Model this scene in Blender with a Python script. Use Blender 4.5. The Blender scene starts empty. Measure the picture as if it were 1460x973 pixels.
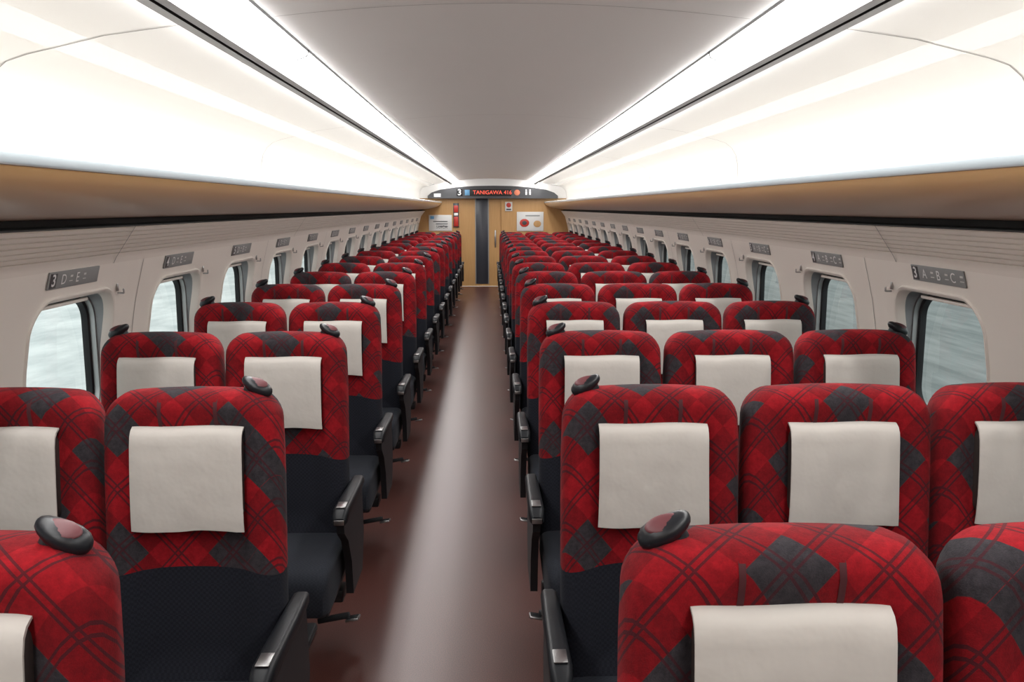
import bpy, bmesh, math, random
from mathutils import Vector, Matrix
random.seed(4)
scene=bpy.context.scene
scene.view_settings.view_transform='Standard'
scene.view_settings.exposure=0.92
XC=0.075; CAMZ=1.65
Y0=3.17-.52-1.04*5; Y1=18.55
NW=20

# ---------------------------------------------------------------- materials
def mat(name,col,rough=.5,metal=0,emit=None,estr=0,spec=.5,sheen=0):
    m=bpy.data.materials.new(name); m.use_nodes=True
    b=m.node_tree.nodes['Principled BSDF']
    b.inputs['Base Color'].default_value=(*col,1)
    b.inputs['Roughness'].default_value=rough
    b.inputs['Metallic'].default_value=metal
    b.inputs['Specular IOR Level'].default_value=spec
    b.inputs['Sheen Weight'].default_value=sheen
    if emit:
        b.inputs['Emission Color'].default_value=(*emit,1)
        b.inputs['Emission Strength'].default_value=estr
    return m
class NB:
    def __init__(s,m): s.t=m.node_tree; s.n=s.t.nodes; s.l=s.t.links; s.b=s.n['Principled BSDF']
    def new(s,t,**k):
        x=s.n.new(t)
        for a,v in k.items(): setattr(x,a,v)
        return x
    def math(s,op,a,b=None,c=None):
        x=s.new('ShaderNodeMath',operation=op)
        for i,v in enumerate((a,b,c)):
            if v is None: continue
            if isinstance(v,(int,float)): x.inputs[i].default_value=v
            else: s.l.new(v,x.inputs[i])
        return x.outputs[0]
    def mix(s,f,a,b):
        x=s.new('ShaderNodeMix',data_type='RGBA')
        if isinstance(f,(int,float)): x.inputs[0].default_value=f
        else: s.l.new(f,x.inputs[0])
        for i,v in ((6,a),(7,b)):
            if isinstance(v,tuple): x.inputs[i].default_value=(*v,1)
            else: s.l.new(v,x.inputs[i])
        return x.outputs[2]
    def noise(s,vec,scale,detail=3,rough=.5):
        x=s.new('ShaderNodeTexNoise'); x.inputs['Scale'].default_value=scale
        x.inputs['Detail'].default_value=detail; x.inputs['Roughness'].default_value=rough
        if vec: s.l.new(vec,x.inputs['Vector'])
        return x.outputs['Fac']
    def bump(s,h,st,dist=.01):
        x=s.new('ShaderNodeBump'); x.inputs['Strength'].default_value=st; x.inputs['Distance'].default_value=dist
        s.l.new(h,x.inputs['Height']); s.l.new(x.outputs[0],s.b.inputs['Normal'])
    def ramp(s,f,p0,p1):
        x=s.new('ShaderNodeMapRange'); x.inputs[1].default_value=p0; x.inputs[2].default_value=p1
        s.l.new(f,x.inputs[0]); return x.outputs[0]

def fabric_mat():
    m=mat('seat_moquette',(.4,.01,.01),.9,sheen=.02,spec=.15); q=NB(m)
    tc=q.new('ShaderNodeTexCoord').outputs['Object']
    sp=q.new('ShaderNodeSeparateXYZ'); q.l.new(tc,sp.inputs[0])
    X,Y,Z=sp.outputs
    oi=q.new('ShaderNodeObjectInfo').outputs['Random']
    r1=q.math('MULTIPLY',oi,7.3); r2=q.math('MULTIPLY',oi,3.7)
    zz=q.math('ADD',q.math('MULTIPLY',Z,.84),q.math('MULTIPLY',Y,.8))
    P=.28
    ua=q.math('ADD',q.math('ADD',q.math('DIVIDE',q.math('ADD',X,zz),P),r1),50)
    ub=q.math('ADD',q.math('ADD',q.math('DIVIDE',q.math('SUBTRACT',X,zz),P),r2),50)
    fa=q.math('FRACT',ua); fb=q.math('FRACT',ub)
    def band(f):
        return q.math('MINIMUM',q.ramp(f,0,.008),q.ramp(f,.475,.467))
    A=band(fa); B=band(fb)
    ch=q.new('ShaderNodeTexWhiteNoise',noise_dimensions='2D')
    cv=q.new('ShaderNodeCombineXYZ'); q.l.new(q.math('FLOOR',ua),cv.inputs[0]); q.l.new(q.math('FLOOR',ub),cv.inputs[1]); q.l.new(cv.outputs[0],ch.inputs['Vector'])
    rnd=ch.outputs['Value']
    grey=q.math('MULTIPLY',q.math('MULTIPLY',A,B),q.math('GREATER_THAN',rnd,.10))
    extra=q.math('MULTIPLY',q.math('MULTIPLY',A,q.math('SUBTRACT',1,B)),q.math('GREATER_THAN',rnd,.86))
    grey=q.math('MAXIMUM',grey,extra)
    one=q.math('ABSOLUTE',q.math('SUBTRACT',A,B))
    def line(f,c,w): return q.math('LESS_THAN',q.math('ABSOLUTE',q.math('SUBTRACT',f,c)),w)
    ln=line(fa,.20,.011)
    for f,c in ((fa,.26),(fa,.70),(fa,.76),(fb,.20),(fb,.26),(fb,.70),(fb,.76)):
        ln=q.math('MAXIMUM',ln,line(f,c,.011))
    n=q.ramp(q.noise(tc,60,5,.75),.3,.7)
    w=q.noise(tc,420,2)
    red=q.mix(n,(.195,.0032,.0065),(.345,.007,.013))
    dred=q.mix(n,(.125,.0025,.005),(.235,.005,.009))
    gr=q.mix(n,(.020,.018,.021),(.048,.044,.049))
    c=q.mix(one,red,dred)
    c=q.mix(grey,c,gr)
    c=q.mix(q.math('MULTIPLY',ln,.75),c,q.mix(grey,(.030,.011,.015),(.060,.010,.015)))
    bz=q.math('SUBTRACT',.738,q.math('MULTIPLY',q.math('MULTIPLY',X,X),.45))
    low=q.math('LESS_THAN',Z,bz)
    ck=q.new('ShaderNodeTexChecker'); ck.inputs['Scale'].default_value=140; q.l.new(tc,ck.inputs[0])
    dk=q.mix(ck.outputs['Fac'],(.0095,.012,.018),(.0145,.0175,.025))
    c=q.mix(low,c,dk)
    c=q.mix(q.math('MULTIPLY',w,.3),c,(.015,.008,.010))
    q.l.new(c,q.b.inputs['Base Color'])
    q.bump(w,.35,.002)
    return m
M_FAB=fabric_mat()
M_CUSH=mat('seat_cushion_charcoal',(.02,.022,.03),.85,sheen=.03,spec=.3)
q=NB(M_CUSH); tc=q.new('ShaderNodeTexCoord').outputs['Object']
ck=q.new('ShaderNodeTexChecker'); ck.inputs['Scale'].default_value=140; q.l.new(tc,ck.inputs[0])
q.l.new(q.mix(ck.outputs['Fac'],(.0095,.012,.018),(.0145,.0175,.025)),q.b.inputs['Base Color'])
M_COVER=mat('antimacassar_cloth',(.475,.445,.41),.9,sheen=.08)
q=NB(M_COVER); tc=q.new('ShaderNodeTexCoord').outputs['Object']
q.bump(q.noise(tc,14,3),.22,.02)
M_PIL=mat('pillow_leather',(.030,.020,.018),.6)
M_BLK=mat('black_plastic',(.011,.012,.014),.5,spec=.35)
M_ARM=mat('armrest_plastic',(.008,.009,.011),.45,spec=.22)
M_CHR=mat('brushed_metal',(.40,.40,.40),.35,1)
M_KNOB=mat('handle_dark',(.012,.013,.016),.35,spec=.35)
M_KRED=mat('handle_red_inset',(.11,.025,.03),.5)
M_SLOT=mat('strap_slot_red',(.05,.004,.007),.8)

def walllike(name,c1,c2,rough=.45,sc=3,b=.0):
    m=mat(name,c1,rough); q=NB(m); tc=q.new('ShaderNodeTexCoord').outputs['Object']
    n=q.noise(tc,sc,4); q.l.new(q.mix(n,c1,c2),q.b.inputs['Base Color'])
    if b: q.bump(q.noise(tc,400,2),b,.001)
    return m
M_WALL=walllike('wall_cream',(.79,.735,.675),(.82,.765,.705),.45)
M_VENT=walllike('vent_cream',(.73,.67,.61),(.76,.70,.64),.5)
M_WHITE=walllike('rack_white',(.75,.735,.705),(.77,.755,.725),.35)
M_BAND=mat('rack_reflection_white',(.88,.88,.87),.2)  # lighter white, paints the reflection band along the cove
M_CEIL=walllike('ceiling_grey',(.85,.835,.815),(.87,.855,.835),.6)
M_SEAM=mat('seam_dark',(.30,.28,.27),.7)
M_DARK=mat('gap_black',(.01,.01,.01),.7)
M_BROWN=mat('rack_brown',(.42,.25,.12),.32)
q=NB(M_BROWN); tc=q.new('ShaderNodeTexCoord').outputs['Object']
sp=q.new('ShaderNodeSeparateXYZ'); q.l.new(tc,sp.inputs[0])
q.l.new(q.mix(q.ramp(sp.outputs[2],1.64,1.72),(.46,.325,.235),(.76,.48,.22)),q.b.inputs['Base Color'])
M_LIP=mat('rack_lip_acrylic',(.55,.63,.67),.12)
M_GUT=mat('gutter_aluminium',(.32,.325,.33),.5,.0)
M_FRM=mat('window_reveal_grey',(.28,.29,.30),.4,.4)
M_DIF=mat('light_diffuser',(.9,.9,.9),.4,emit=(1,.985,.97),estr=9)
M_FILL=mat('ceiling_fill_glow',(.9,.9,.9),.4,emit=(1,.985,.97),estr=7)  # added glow for the strip's inner face, to brighten the ceiling
M_DIF2=mat('rack_light_diffuser',(.9,.9,.9),.4,emit=(1,.985,.97),estr=20)
M_FLOOR=mat('floor_vinyl',(.16,.07,.06),.34,spec=.55)
q=NB(M_FLOOR); tc=q.new('ShaderNodeTexCoord').outputs['Object']
n1=q.noise(tc,260,2,.7); n2=q.noise(tc,2.5,4)
c=q.mix(q.ramp(n1,.4,.62),(.038,.010,.008),(.105,.037,.028))
c=q.mix(q.math('MULTIPLY',n2,.4),c,(.055,.023,.019))
q.l.new(c,q.b.inputs['Base Color'])
M_WOOD=mat('wood_panel',(.50,.29,.11),.45)
q=NB(M_WOOD); tc=q.new('ShaderNodeTexCoord').outputs['Object']
mp=q.new('ShaderNodeMapping'); mp.inputs['Scale'].default_value=(18,18,1.2); q.l.new(tc,mp.inputs[0])
q.l.new(q.mix(q.noise(mp.outputs[0],3,5),(.40,.22,.08),(.53,.31,.125)),q.b.inputs['Base Color'])
M_GLASSD=mat('dark_glass',(.03,.033,.043),.35)
M_HEAD=mat('header_grey',(.05,.052,.057),.4)
M_SIGN=mat('sign_grey',(.25,.26,.26),.5)
M_TXT=mat('sign_white_print',(.80,.80,.80),.5)
M_LED=mat('led_red',(.5,.02,.01),.5,emit=(1,.16,.10),estr=.55)
M_ORA=mat('icon_orange',(.7,.22,.12),.5)
M_RED=mat('extinguisher_red',(.45,.03,.02),.4)
M_POST=mat('poster_white',(.62,.62,.61),.5)
M_BLUE=mat('poster_blue',(.12,.3,.5),.5)
def outdoors(name,c1,c2,sc,stretch=(1,1,1)):
    m=mat(name,c1,.9); q=NB(m); tc=q.new('ShaderNodeTexCoord').outputs['Object']
    mp=q.new('ShaderNodeMapping'); mp.inputs['Scale'].default_value=stretch; q.l.new(tc,mp.inputs[0])
    q.l.new(q.mix(q.ramp(q.noise(mp.outputs[0],sc,6,.6),.35,.65),c1,c2),q.b.inputs['Base Color']); return m
M_SNOW=outdoors('snow',(.46,.49,.49),(.68,.70,.69),1.5,(1,.4,1))
M_CONC=outdoors('platform_concrete',(.115,.132,.13),(.205,.222,.218),1.2,(2.5,.4,1))
M_GLASS=bpy.data.materials.new('window_glass'); M_GLASS.use_nodes=True
t=M_GLASS.node_tree; t.nodes.clear()
o=t.nodes.new('ShaderNodeOutputMaterial'); mx=t.nodes.new('ShaderNodeMixShader')
tr=t.nodes.new('ShaderNodeBsdfTransparent'); tr.inputs[0].default_value=(.90,.95,.94,1)
gl=t.nodes.new('ShaderNodeBsdfGlossy'); gl.inputs['Roughness'].default_value=.02
lw=t.nodes.new('ShaderNodeLayerWeight'); lw.inputs[0].default_value=.5
pw=t.nodes.new('ShaderNodeMath'); pw.operation='POWER'; pw.inputs[1].default_value=4.5
ma=t.nodes.new('ShaderNodeMath'); ma.operation='MULTIPLY_ADD'; ma.inputs[1].default_value=.85; ma.inputs[2].default_value=.05
t.links.new(lw.outputs['Facing'],pw.inputs[0]); t.links.new(pw.outputs[0],ma.inputs[0]); t.links.new(ma.outputs[0],mx.inputs[0])
t.links.new(tr.outputs[0],mx.inputs[1]); t.links.new(gl.outputs[0],mx.inputs[2]); t.links.new(mx.outputs[0],o.inputs[0])

# ---------------------------------------------------------------- mesh builder
class MB:
    def __init__(s): s.v=[]; s.f=[]; s.m=[]; s.s=[]; s.mats=[]
    def mi(s,m):
        if m not in s.mats: s.mats.append(m)
        return s.mats.index(m)
    def add(s,vs,fs,m,smooth=True,M=None):
        o=len(s.v); k=s.mi(m)
        for v in vs:
            v=Vector(v); s.v.append(M@v if M else v)
        for f in fs: s.f.append([i+o for i in f]); s.m.append(k); s.s.append(smooth)
    def box(s,c,size,m,r=.005,seg=2,M=None,smooth=True):
        bm=bmesh.new(); bmesh.ops.create_cube(bm,size=1)
        for v in bm.verts: v.co=Vector((v.co.x*size[0],v.co.y*size[1],v.co.z*size[2]))
        if r>0: bmesh.ops.bevel(bm,geom=bm.edges[:],offset=min(r,min(size)*.49),segments=seg,affect='EDGES',profile=.5)
        for v in bm.verts: v.co+=Vector(c)
        bm.verts.index_update()
        s.add([v.co.copy() for v in bm.verts],[[v.index for v in f.verts] for f in bm.faces],m,smooth and r>0,M); bm.free()
    def loft(s,rings,m,cap0=True,cap1=True,smooth=True,M=None,closed=True):
        n=len(rings[0]); vs=[p for r in rings for p in r]; fs=[]
        for i in range(len(rings)-1):
            for j in range(n if closed else n-1):
                k=(j+1)%n; fs.append([i*n+j,i*n+k,(i+1)*n+k,(i+1)*n+j])
        if cap0: fs.append(list(range(n))[::-1])
        if cap1: fs.append([(len(rings)-1)*n+j for j in range(n)])
        s.add(vs,fs,m,smooth,M)
    def ell(s,c,rad,m,M=None,nu=20,nv=12):
        R=[]
        for i in range(1,nv):
            a=math.pi*i/nv
            R.append([(rad[0]*math.sin(a)*math.cos(2*math.pi*j/nu)+c[0],rad[1]*math.sin(a)*math.sin(2*math.pi*j/nu)+c[1],rad[2]*math.cos(a)+c[2]) for j in range(nu)])
        s.loft(R,m,M=M)
    def mesh(s,name,sharp=40):
        me=bpy.data.meshes.new(name); me.from_pydata([tuple(v) for v in s.v],[],s.f)
        for m in s.mats: me.materials.append(m)
        me.polygons.foreach_set('material_index',s.m); me.polygons.foreach_set('use_smooth',s.s)
        bm=bmesh.new(); bm.from_mesh(me); bmesh.ops.recalc_face_normals(bm,faces=bm.faces[:]); bm.to_mesh(me); bm.free()
        me.update()
        if sharp: me.set_sharp_from_angle(angle=math.radians(sharp))
        return me
    def obj(s,name,sharp=40):
        me=s.mesh(name,sharp); o=bpy.data.objects.new(name,me); scene.collection.objects.link(o); return o
def link(name,me,loc):
    o=bpy.data.objects.new(name,me); o.location=loc; scene.collection.objects.link(o); return o

def rr(hw,z0,z1,rt,rb,nc=7,ne=8):
    """rounded rectangle outline in x,z"""
    pts=[]
    def corner(cx,cz,r,a0):
        for i in range(nc+1):
            a=a0+math.pi/2*i/nc; pts.append((cx+r*math.cos(a),cz+r*math.sin(a)))
    def edge(p,q_):
        for i in range(1,ne): f=i/ne; pts.append((p[0]+(q_[0]-p[0])*f,p[1]+(q_[1]-p[1])*f))
    corner(hw-rt,z1-rt,rt,0); edge((hw-rt,z1),(-hw+rt,z1))
    corner(-hw+rt,z1-rt,rt,math.pi/2); edge((-hw,z1-rt),(-hw,z0+rb))
    corner(-hw+rb,z0+rb,rb,math.pi); edge((-hw+rb,z0),(hw-rb,z0))
    corner(hw-rb,z0+rb,rb,1.5*math.pi); edge((hw,z0+rb),(hw,z1-rt))
    return pts

# ---------------------------------------------------------------- seats
def seat_mesh(name,w,outer,arms,leg):
    """outer: +1/-1 side (x) carrying the grab handle, 0 none. arms: list of x centres."""
    b=MB(); hw=w/2; zt=1.178; zb=.38; lean=.09
    def L(x,y,z): return (x,y+lean*(z-1.2),z)
    rings=[]
    for ins,y in ((.14,.052),(.05,.055),(.020,.049),(.005,.034),(0,0),(.002,-.036),(.010,-.055),(.024,-.067),(.045,-.071),(.072,-.064),(.098,-.053),(.14,-.047)):
        pts=rr(hw-ins,zb+ins,zt-ins,max(.070-ins*.5,.012),max(.05-ins,.01))
        rr_=[]
        for x,z in pts:
            f=max(0,(z-zb)/(zt-zb))
            z2=z+.012*(1-(x/hw)**2)*f
            x2=x*(1-.03*max(0,(z-1.0)/.2))
            rr_.append(L(x2,y,z2))
        rings.append(rr_)
    b.loft(rings,M_FAB)
    for sx in (-.07,.07):
        R=[]
        for z,y in ((1.088,-.0525),(1.115,-.0635),(1.142,-.071),(1.163,-.067),(1.177,-.055)):
            R.append([L(sx-.005,y-.0012,z),L(sx+.005,y-.0012,z)])
        b.loft(R,M_SLOT,False,False,closed=False)
    # pillow
    rings=[]
    for ins,y in ((0,-.040),(0,-.064),(.008,-.082),(.025,-.090)):
        rings.append([L(x,y,z) for x,z in rr(.136-ins,.862+ins,1.092-ins,.03,.03,4,3)])
    b.loft(rings,M_PIL)
    # antimacassar draped over the pillow
    path=[(-.046,1.084),(-.048,1.096),(-.056,1.103),(-.070,1.103),(-.084,1.096),(-.092,1.084),(-.0955,1.06),(-.0965,1.02),(-.097,.98),(-.097,.94),(-.096,.90),(-.095,.87),(-.092,.845)]
    NX=16; outer_r=[];
    for i,(y,z) in enumerate(path):
        f=i/(len(path)-1); row=[]
        for j in range(NX+1):
            u=-1+2*j/NX; hwc=.142-.003*math.sin(f*3.1)
            x=u*hwc
            wv=.0022*math.sin(u*5+f*4+w*40)*f+.0012*math.sin(u*11+f*9)
            edge=.012*max(0,abs(u)-.86)/.14*(1 if f>.3 else f/.3)
            row.append(L(x,y-wv+edge*.5,z-.004*u*u*f+.0015*math.sin(u*4)))
        outer_r.append(row)
    inner=[[(p[0],p[1]+(.004 if i>3 else .002),p[2]-(.004 if i<=5 else 0)) for p in r] for i,r in enumerate(outer_r)]
    b.loft(outer_r,M_COVER,False,False,closed=False)
    b.loft(inner,M_COVER,False,False,closed=False)
    for s_ in (0,-1):
        b.loft([[o_[s_] for o_ in outer_r],[o_[s_] for o_ in inner]],M_COVER,False,False,closed=False)
    b.loft([outer_r[-1],inner[-1]],M_COVER,False,False,closed=False)
    # cushion: loft along y
    rings=[]; ch=w/2-.004
    for y,zt2,zb2,ins in ((-.06,.44,.32,.0),(-.14,.445,.31,0),(-.30,.455,.30,0),(-.42,.460,.29,0),(-.47,.452,.285,.004),(-.505,.435,.285,.010),(-.522,.405,.295,.02),(-.526,.37,.31,.035)):
        rings.append([(x,y,z) for x,z in rr(ch-ins,zb2,zt2,min(.035,(zt2-zb2)*.45),.02,5,5)])
    b.loft(rings,M_CUSH)
    b.box((0,-.26,.285),(w-.03,.40,.05),M_BLK,.015)
    b.box((0,.035,.40),(w-.04,.05,.30),M_BLK,.02)
    # arms
    for ax,full in arms:
        aw=.050 if full else .036; pts=[(-.02,.60),(-.41,.60),(-.44,.585),(-.435,.555),(-.36,.50),(-.30,.40),(-.28,.27),(-.06,.27),(.0,.40)]
        if full:
            t=.026
            b.loft([[(ax-t/2,y,z) for y,z in pts],[(ax+t/2,y,z) for y,z in pts]],M_BLK,smooth=False)
        else:
            b.box((ax,-.06,.50),(.028,.09,.22),M_BLK,.01)
        rings=[]
        for y,dz,th,k in ((.0,.0,.02,.7),(-.02,0,.034,.9),(-.15,.0,.040,1),(-.32,.004,.044,1.05),(-.41,.004,.048,1.08),(-.445,-.003,.044,1.0),(-.46,-.012,.028,.8)):
            rings.append([(ax+x,y,z) for x,z in rr(aw/2*k,.615+dz-th/2,.615+dz+th/2,min(.014,th*.45),.010,4,2)])
        b.loft(rings,M_ARM)
        if full:
            b.box((ax,-.395,.643),(.032,.06,.004),M_CHR,.0015)
            b.box((ax,-.462,.603),(.034,.004,.018),M_CHR,.001)
    for lx in leg:
        b.box((lx,-.19,.155),(.06,.11,.25),M_BLK,.015)
        b.box((lx,-.19,.0175),(.10,.34,.035),M_BLK,.012)
        b.box((lx,-.19,.255),(.08,.34,.04),M_BLK,.012)
    b.box((0,-.19,.235),(w-.01,.09,.05),M_BLK,.01)
    if outer:
        o=outer
        T=Matrix.Translation(L(o*(hw-.066),-.012,1.190))@Matrix.Rotation(o*math.radians(20),4,'Y')@Matrix.Scale(.93,4)
        R=[]
        for t_,ry,rz,dz in ((-.044,.006,.004,.012),(-.041,.014,.009,.011),(-.033,.021,.014,.009),(-.018,.027,.019,.005),(.0,.029,.022,.002),(.018,.028,.022,.0),(.032,.023,.018,-.001),(.041,.014,.011,-.002),(.044,.006,.005,-.002)):
            R.append([(o*t_,ry*math.cos(2*math.pi*k/20),rz*math.sin(2*math.pi*k/20)+dz) for k in range(20)])
        b.loft(R,M_KNOB,M=T)
        T2=T@Matrix.Translation((o*-.002,-.0100,.0170))@Matrix.Rotation(math.radians(30),4,'X')@Matrix.Rotation(o*math.radians(-4),4,'Y')
        b.ell((0,0,0),(.031,.0172,.0064),M_KRED,M=T2)
        b.loft([[(o*x*k+o*-.01,y*k,z) for x,y in [(.024*math.cos(a*math.pi/8),.018*math.sin(a*math.pi/8)) for a in range(16)]] for z,k in ((-.04,1.15),(-.02,1.0),(.0,.9))],M_KNOB,M=T)
        if leg:
            P=Matrix.Translation((o*(hw+.015),-.16,.115))@Matrix.Rotation(math.radians(-12),4,'X')@Matrix.Rotation(o*math.radians(-10),4,'Y')
            b.box((0,0,0),(.050,.07,.010),M_CHR,.004,M=P)
            for i in range(3): b.box((0,-.020+i*.02,.006),(.040,.004,.004),M_BLK,.001,M=P)
            b.box((-o*.07,.0,.015),(.12,.03,.02),M_BLK,.004,M=P)
    return b.mesh(name)

seatdefs=[
 (-.992,-.535,1,[(.2285+.026,True)],[.03]),
 (-1.452,-1.000,-1,[(-.226+.022,False),(.226-.014,False)],[-.03]),
 (.182,.650,-1,[(-.234-.026,True)],[-.03]),
 (.657,1.155,0,[(-.249+.016,False),(.249-.016,False)],[]),
 (1.162,1.622,1,[(.23-.022,False)],[.03]),
]
for i,(a,c,o_,arms,leg) in enumerate(seatdefs):
    if not leg: leg=[0]
    me=seat_mesh('train_seat_mesh_%d'%i,c-a-.004,o_,arms,leg)
    for k in range(-2,16):
        link('train_seat',me,((a+c)/2,1.21+1.04*k,0))

# ---------------------------------------------------------------- shell
def S(z):
    P=[(0,1.53),(.08,1.57),(.4,1.605),(.9,1.60),(1.1,1.588),(1.25,1.562),(1.34,1.54),(1.44,1.513)]
    if z<=0: return P[0][1]
    for (z0,s0),(z1,s1) in zip(P,P[1:]):
        if z<=z1: return s0+(s1-s0)*(z-z0)/(z1-z0)
    return P[-1][1]
def X(side,s): return XC+side*s
def extrude(b,side,prof,m,y0=Y0,y1=Y1,smooth=True,ny=1):
    rings=[[(X(side,s),y0+(y1-y0)*i/ny,z) for s,z in prof] for i in range(ny+1)]
    b.loft(rings,m,False,False,smooth,closed=False)
WY=.325; WZ0=.82; WZ1=1.343; WR=.125
ZTOP=1.44; ZB=.5
def rr_loop(ins,n=16):
    return [(p[0]-.015,p[1]) for p in rr(WY-ins,WZ0+ins,WZ1-ins,max(WR-ins,.02),max(WR-ins,.02),8,8)]
inner0=rr_loop(0)
def outer_loop():
    hw=.52
    base=inner0
    def e(p,q_,n): return [(p[0]+(q_[0]-p[0])*i/n,p[1]+(q_[1]-p[1])*i/n) for i in range(n)]
    TR=(hw,ZTOP);TL=(-hw,ZTOP);BL=(-hw,ZB);BR=(hw,ZB)
    per=len(base)//4
    seq=e(TR,TL,per)+e(TL,BL,per)+e(BL,BR,per)+e(BR,TR,per)
    return seq[-4:]+seq[:-4]
outer0=outer_loop()
for side,nm in ((-1,'left'),(1,'right')):
    b=MB()
    for k in range(NW):
        yc=Y0+.52+1.04*k
        rings=[]
        for f in (0,.06,.2,.4,.6,.8,1):
            rings.append([(X(side,S(pi[1]+(po[1]-pi[1])*f)),yc+pi[0]+(po[0]-pi[0])*f,pi[1]+(po[1]-pi[1])*f) for pi,po in zip(inner0,outer0)])
        b.loft(rings,M_WALL,False,False)
    yl=Y0+1.04*NW
    extrude(b,side,[(S(z),z) for z in (ZB,.8,.9,1.0,1.1,1.2,1.25,1.3,1.34,1.4,1.44)],M_WALL,yl,Y1)
    extrude(b,side,[(S(z),z) for z in (0,.04,.08,.2,.3,.4,.5)],M_WALL)
    b.obj('wall_'+nm,30)
    b=MB()
    g=[(1.513,1.44),(1.510,1.452)]
    n=7
    for i in range(n):
        f0=i/n; f1=(i+.72)/n; f2=(i+.80)/n; f3=(i+.92)/n
        pt=lambda f,d=0:(1.505-.085*f+d,1.465+.115*f)
        g+=[pt(f0),pt(f1),pt(f2,.008),pt(f3,.008)]
    g.append((1.42,1.58))
    extrude(b,side,g,M_VENT,smooth=False)
    extrude(b,side,[(1.42,1.58),(1.42,1.585),(1.47,1.59),(1.47,1.615),(1.42,1.613)],M_DARK,smooth=False)
    for k in range(0,NW+1):
        y=Y0+1.04*k
        R=[[(X(side,S(z)-.0012),y-.002,z),(X(side,S(z)-.0012),y+.002,z)] for z in (.1,.4,.6,.9,1.1,1.25,1.34,1.44)]
        if k%2==0: b.loft(R,M_SEAM,False,False,closed=False)
        if k%3==0:
            R=[[(X(side,s-.0012),y-.3-.003,z),(X(side,s-.0012),y-.3+.003,z)] for s,z in ((1.511,1.44),(1.50,1.462),(1.42-.001,1.58))]
            b.loft(R,M_SEAM,False,False,closed=False)
    b.obj('trim_1' if side<0 else 'trim_2')
    # luggage rack
    b=MB()
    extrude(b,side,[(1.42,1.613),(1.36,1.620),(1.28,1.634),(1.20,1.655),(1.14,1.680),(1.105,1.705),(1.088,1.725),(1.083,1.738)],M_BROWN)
    extrude(b,side,[(1.083,1.738),(1.074,1.739),(1.070,1.744),(1.070,1.764),(1.075,1.769),(1.084,1.769)],M_LIP,smooth=True)
    extrude(b,side,[(1.084,1.769),(1.12,1.762),(1.53,1.762)],M_WHITE,smooth=False)
    b.obj('luggage_rack')
    # upper cove
    b=MB()
    UP=[(1.53,1.762),(1.532,1.86),(1.53,1.93),(1.518,1.985),(1.49,2.03),(1.45,2.062),(1.39,2.082),(1.32,2.098)]
    extrude(b,side,UP,M_WHITE)
    extrude(b,side,[(1.32,2.098),(1.21,2.124)],M_BAND)  # reflection band put into the colour
    extrude(b,side,[(1.21,2.124),(1.17,2.134),(.955,2.164)],M_WHITE)
    UPF=UP+[(1.21,2.124),(1.17,2.134),(.955,2.164)]
    y=2.62-3.12*1
    while y<Y1:
        R=[[(X(side,s-.0015),y-.003,z-.0015),(X(side,s-.0015),y+.003,z-.0015)] for s,z in UPF]
        b.loft(R,M_SEAM,False,False,closed=False); y+=3.12
    b.obj('ceiling_cove')
    # light
    b=MB()
    extrude(b,side,[(.955,2.164),(.950,2.160),(.922,2.150)],M_DIF2)
    extrude(b,side,[(.922,2.150),(.919,2.140),(.884,2.138)],M_GUT,smooth=False)
    extrude(b,side,[(.884,2.138),(.882,2.172),(.872,2.172),(.870,2.138)],M_DARK,smooth=False)
    extrude(b,side,[(.870,2.138),(.842,2.140),(.840,2.166)],M_GUT,smooth=False)
    extrude(b,side,[(.840,2.160),(.81,2.160),(.76,2.170),(.728,2.182)],M_DIF)
    extrude(b,side,[(.728,2.182),(.722,2.187),(.720,2.198)],M_FILL)  # added glowing lip, shaped to throw light across the ceiling
    extrude(b,side,[(.720,2.198),(.716,2.206),(.710,2.206),(.708,2.204)],M_GUT,smooth=False)
    y=3.25-1.5*4
    while y<Y1:
        for P in ([(.841,2.157),(.81,2.157),(.76,2.167),(.727,2.179),(.718,2.186),(.715,2.204)],[(.955,2.160),(.921,2.147)]):
            b.loft([[(X(side,s),y-.009,z),(X(side,s),y+.009,z)] for s,z in P],M_DARK,False,False,closed=False)
        y+=1.5
    b.obj('ceiling_light')
# windows
wn=1
for side in (-1,1):
    for k in range(NW):
        yc=Y0+.52+1.04*k; b=MB()
        def lp(ins,ds): return [(X(side,S(z)+ds),yc+y,z) for y,z in rr_loop(ins)]
        def lpf(ins,ds): return [(X(side,1.56+ds),yc+y,z) for y,z in rr_loop(ins)]
        b.loft([lp(-.008,-.002),lp(-.002,-.008),lp(.006,-.006),lp(.012,.006),lp(.016,.03)],M_WALL,False,False)
        b.loft([lp(.016,.03),lpf(.018,.065)],M_FRM,False,False)
        b.loft([lpf(.018,.065),lpf(.026,.066),lpf(.027,.085)],M_CHR,False,False)
        b.loft([lpf(.027,.085),lpf(.042,.087),lpf(.044,.11)],M_BLK,False,False)
        g=lpf(.044,.10); b.add(g,[list(range(len(g)))],M_GLASS,False)
        b.box((X(side,1.605),yc-.015,WZ1-.035),(.012,.40,.014),M_VENT,.004)
        b.obj('window_%d'%wn); wn+=1
# ceiling, floor
b=MB(); prof=[]
for i in range(-12,13):
    s=.708*i/12; prof.append((XC+s,2.204+.042*(1-(i/12)**2)))
b.loft([[(x,Y0,z) for x,z in prof],[(x,Y1,z) for x,z in prof]],M_CEIL,False,False,closed=False)
y=2.7-3.12
while y<Y1:
    b.loft([[(x,y-.0015,z-.001) for x,z in prof],[(x,y+.0015,z-.001) for x,z in prof]],M_SEAM,False,False,closed=False); y+=3.12
b.obj('ceiling')
b=MB(); b.box((XC,(Y0+Y1)/2,-.02),(3.08,Y1-Y0,.04),M_FLOOR,0,smooth=False); b.obj('floor')

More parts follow.
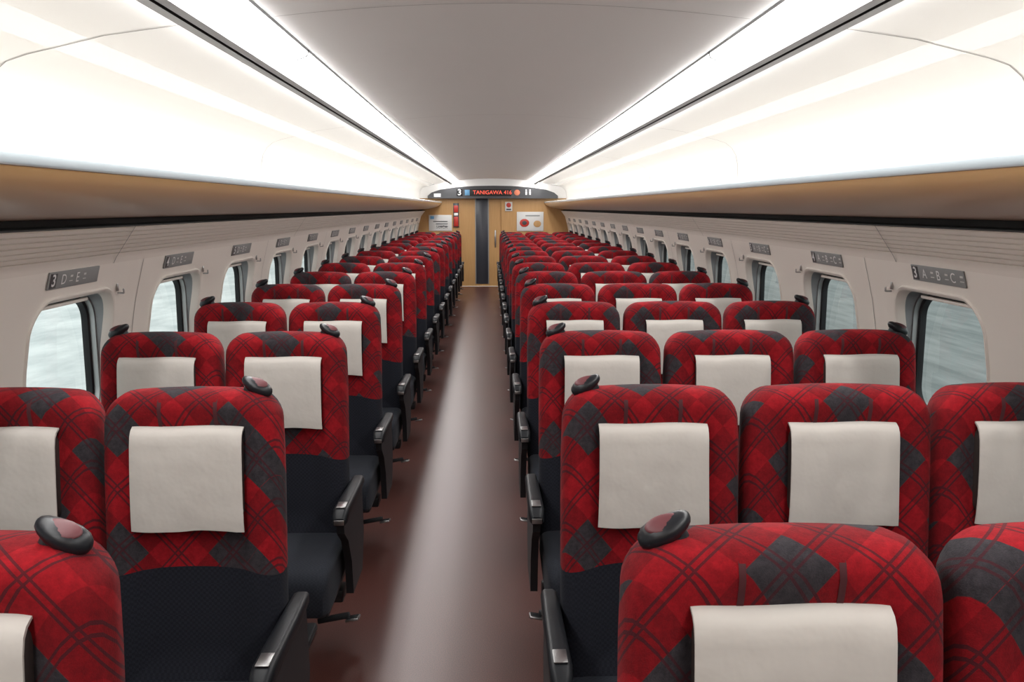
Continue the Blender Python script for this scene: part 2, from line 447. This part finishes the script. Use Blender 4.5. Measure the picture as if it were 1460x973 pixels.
# ---------------------------------------------------------------- end wall
def txt(body,size,M,m,parent,align='CENTER',bold=0):
    c=bpy.data.curves.new('lettering','FONT'); c.body=body; c.size=size; c.align_x=align; c.align_y='CENTER'; c.offset=bold
    c.materials.append(m); o=bpy.data.objects.new('lettering',c); scene.collection.objects.link(o)
    o.parent=parent; o.matrix_world=M; return o
def face(x,y,z):
    return Matrix.Translation((x,y,z))@Matrix.Rotation(math.pi/2,4,'X')
DX0,DX1,DZ=-.60,.245,1.84
b=MB(); T=.08; ye=Y1+T/2
b.box(((-1.56+DX0)/2,ye,DZ/2),(DX0+1.56,T,DZ),M_WOOD,0)
b.box(((1.70+DX1)/2,ye,DZ/2),(1.70-DX1,T,DZ),M_WOOD,0)
b.box((.07,ye,(DZ+2.3)/2),(3.26,T,2.3-DZ),M_CEIL,0)
b.obj('wall_far')
b=MB()
b.box(((DX0+DX1)/2,Y1+.05,DZ/2),(DX1-DX0,.04,DZ),M_WOOD,0)
b.box((-.16,Y1+.024,.95),(.25,.012,1.80),M_GLASSD,.004)
for x in (-.16-.135,-.16+.135): b.box((x,Y1+.024,.95),(.02,.018,1.80),M_SIGN,.003)
b.box((.12,Y1+.02,1.0),(.03,.02,.35),M_CHR,.006)
b.obj('door_1')
b=MB(); out=[(-1.28,1.835),(-1.28,1.89),(-1.20,1.955),(-1.02,2.015),(-.7,2.065),(-.3,2.09),(XC,2.096),(.45,2.09),(.85,2.065),(1.17,2.015),(1.34,1.955),(1.42,1.89),(1.42,1.835)]
b.loft([[(x,Y1-.14,z) for x,z in out],[(x,Y1,z) for x,z in out]],M_HEAD,smooth=False)
b.box((-.62,Y1-.143,1.955),(.12,.006,.15),M_BLK,.002); b.box((.02,Y1-.143,1.955),(.86,.008,.14),M_DARK,.002)
b.box((-.46,Y1-.149,1.955),(.10,.004,.11),M_BLUE,.001)
b.box((-1.08,Y1-.143,1.90),(.14,.006,.07),M_TXT,.002)
for k,x in enumerate((.76,.84)): 
    b.box((x,Y1-.145,1.945),(.035,.006,.075),M_TXT,.004); b.ell((x,Y1-.146,2.005),(.017,.005,.017),M_TXT)
b.ell((.57,Y1-.146,1.955),(.06,.006,.06),M_ORA)
hd=b.obj('information_display')
txt('3',.17,face(-.62,Y1-.150,1.955),M_TXT,hd,bold=.003)
txt('TANIGAWA 416',.112,face(.06,Y1-.151,1.955),M_LED,hd)
b=MB(); b.box((-.70,Y1-.015,1.49),(.12,.03,.50),M_HEAD,.005); b.box((-.70,Y1-.033,1.62),(.09,.01,.14),M_RED,.003); b.box((-.70,Y1-.033,1.36),(.09,.01,.20),M_RED,.003); b.box((-.70,Y1-.033,1.51),(.08,.01,.05),M_TXT,.003); b.obj('emergency_panel')
b=MB(); b.box((-1.03,Y1-.008,1.33),(.48,.016,.33),M_POST,.003)
for i in range(3): b.box((-1.03+.03*i,Y1-.018,1.36-.05*i),(.30-.05*i,.004,.016),M_HEAD,0)
b.box((-1.2,Y1-.018,1.44),(.08,.004,.06),M_BLUE,0); pz=b.obj('poster')
txt('SUICA',.085,face(-1.0,Y1-.022,1.245),M_HEAD,pz)
b=MB(); b.box((.85,Y1-.008,1.36),(.56,.016,.40),M_POST,.003); b.ell((.73,Y1-.018,1.33),(.10,.006,.085),M_RED); b.ell((.73,Y1-.022,1.33),(.05,.006,.045),M_HEAD); b.ell((1.0,Y1-.018,1.31),(.08,.006,.07),M_WOOD); b.box((.9,Y1-.018,1.48),(.3,.004,.02),M_SIGN,0); b.obj('poster')
b=MB(); b.box((.40,Y1-.008,1.67),(.15,.016,.19),M_POST,.003); b.ell((.40,Y1-.018,1.70),(.05,.006,.05),M_RED); b.box((.40,Y1-.018,1.61),(.1,.004,.03),M_HEAD,0); b.obj('no_smoking_sign')
b=MB(); b.box((XC,Y0-.04,1.15),(3.3,.08,2.3),M_WOOD,0); b.obj('wall_back')
b=MB(); b.box((-.18,Y0+.02,.95),(.8,.04,1.9),M_SIGN,.005); b.box((-.18,Y0+.045,1.05),(.3,.012,1.4),M_GLASSD,.004); b.obj('door_2')

# ---------------------------------------------------------------- seat number signs, hooks
sl=(S(1.44)-S(1.36))/.08
for side in (-1,1):
    for k in range(-3,15):
        y=3.08+1.04*k; z=1.410; s=S(z)-.004
        up=Vector((side*sl,0,1)).normalized(); xa=Vector((0,-side,0)); nrm=xa.cross(up)
        R=Matrix((xa,up,nrm)).transposed().to_4x4(); M=Matrix.Translation((X(side,s),y,z))@R
        b=MB(); b.box((0,0,0),(.37,.060,.006),M_SIGN,.002,M=M)
        b.box((-.155,0,.0035),(.044,.05,.001),M_HEAD,0,M=M)
        for j in range(3 if side>0 else 2):
            b.box((-.030+.10*j,.009,.0037),(.018,.007,.001),M_POST,0,M=M); b.box((-.030+.10*j,-.008,.0037),(.024,.003,.001),M_POST,0,M=M)
        sg=b.obj('seat_number_sign')
        txt(str(3+k),.058,M@Matrix.Translation((-.155,0,.005)),M_TXT,sg,bold=.001)
        for j,ch in enumerate('ABC' if side>0 else 'DE'):
            txt(ch,.050,M@Matrix.Translation((-.085+.10*j,0,.005)),M_TXT,sg)
        hy=y+.52-.13; b=MB(); hz=1.34
        b.box((X(side,S(hz)-.004),hy,hz),(.008,.014,.03),M_CHR,.003)
        b.box((X(side,S(hz)-.016),hy,hz-.022),(.026,.009,.007),M_CHR,.002)
        b.box((X(side,S(hz)-.028),hy,hz-.014),(.006,.009,.02),M_CHR,.002)
        b.obj('coat_hook')

# ---------------------------------------------------------------- outside
b=MB(); b.add([(-60,-40,-1.1),(-1.9,-40,-1.1),(-1.9,70,-1.1),(-60,70,-1.1)],[[0,1,2,3]],M_SNOW,False); b.obj('ground_snow')
b=MB(); b.add([(2.0,-40,-1.1),(60,-40,-1.1),(60,70,-1.1),(2.0,70,-1.1)],[[0,1,2,3]],M_CONC,False); b.obj('ground_platform')
w=bpy.data.worlds.new('World'); scene.world=w; w.use_nodes=True
bg=w.node_tree.nodes['Background']; bg.inputs[0].default_value=(.88,.92,.92,1); bg.inputs[1].default_value=.9

# ---------------------------------------------------------------- camera
cd=bpy.data.cameras.new('camera'); cd.sensor_width=36; cd.lens=36*1250/1460; cd.clip_start=.02
cam=bpy.data.objects.new('camera',cd); scene.collection.objects.link(cam); scene.camera=cam
cam.location=(0,0,CAMZ)
pitch=math.atan(190.5/1250); yaw=math.atan(32/1250*math.cos(pitch))
cam.rotation_euler=(math.pi/2-pitch,0,-yaw)
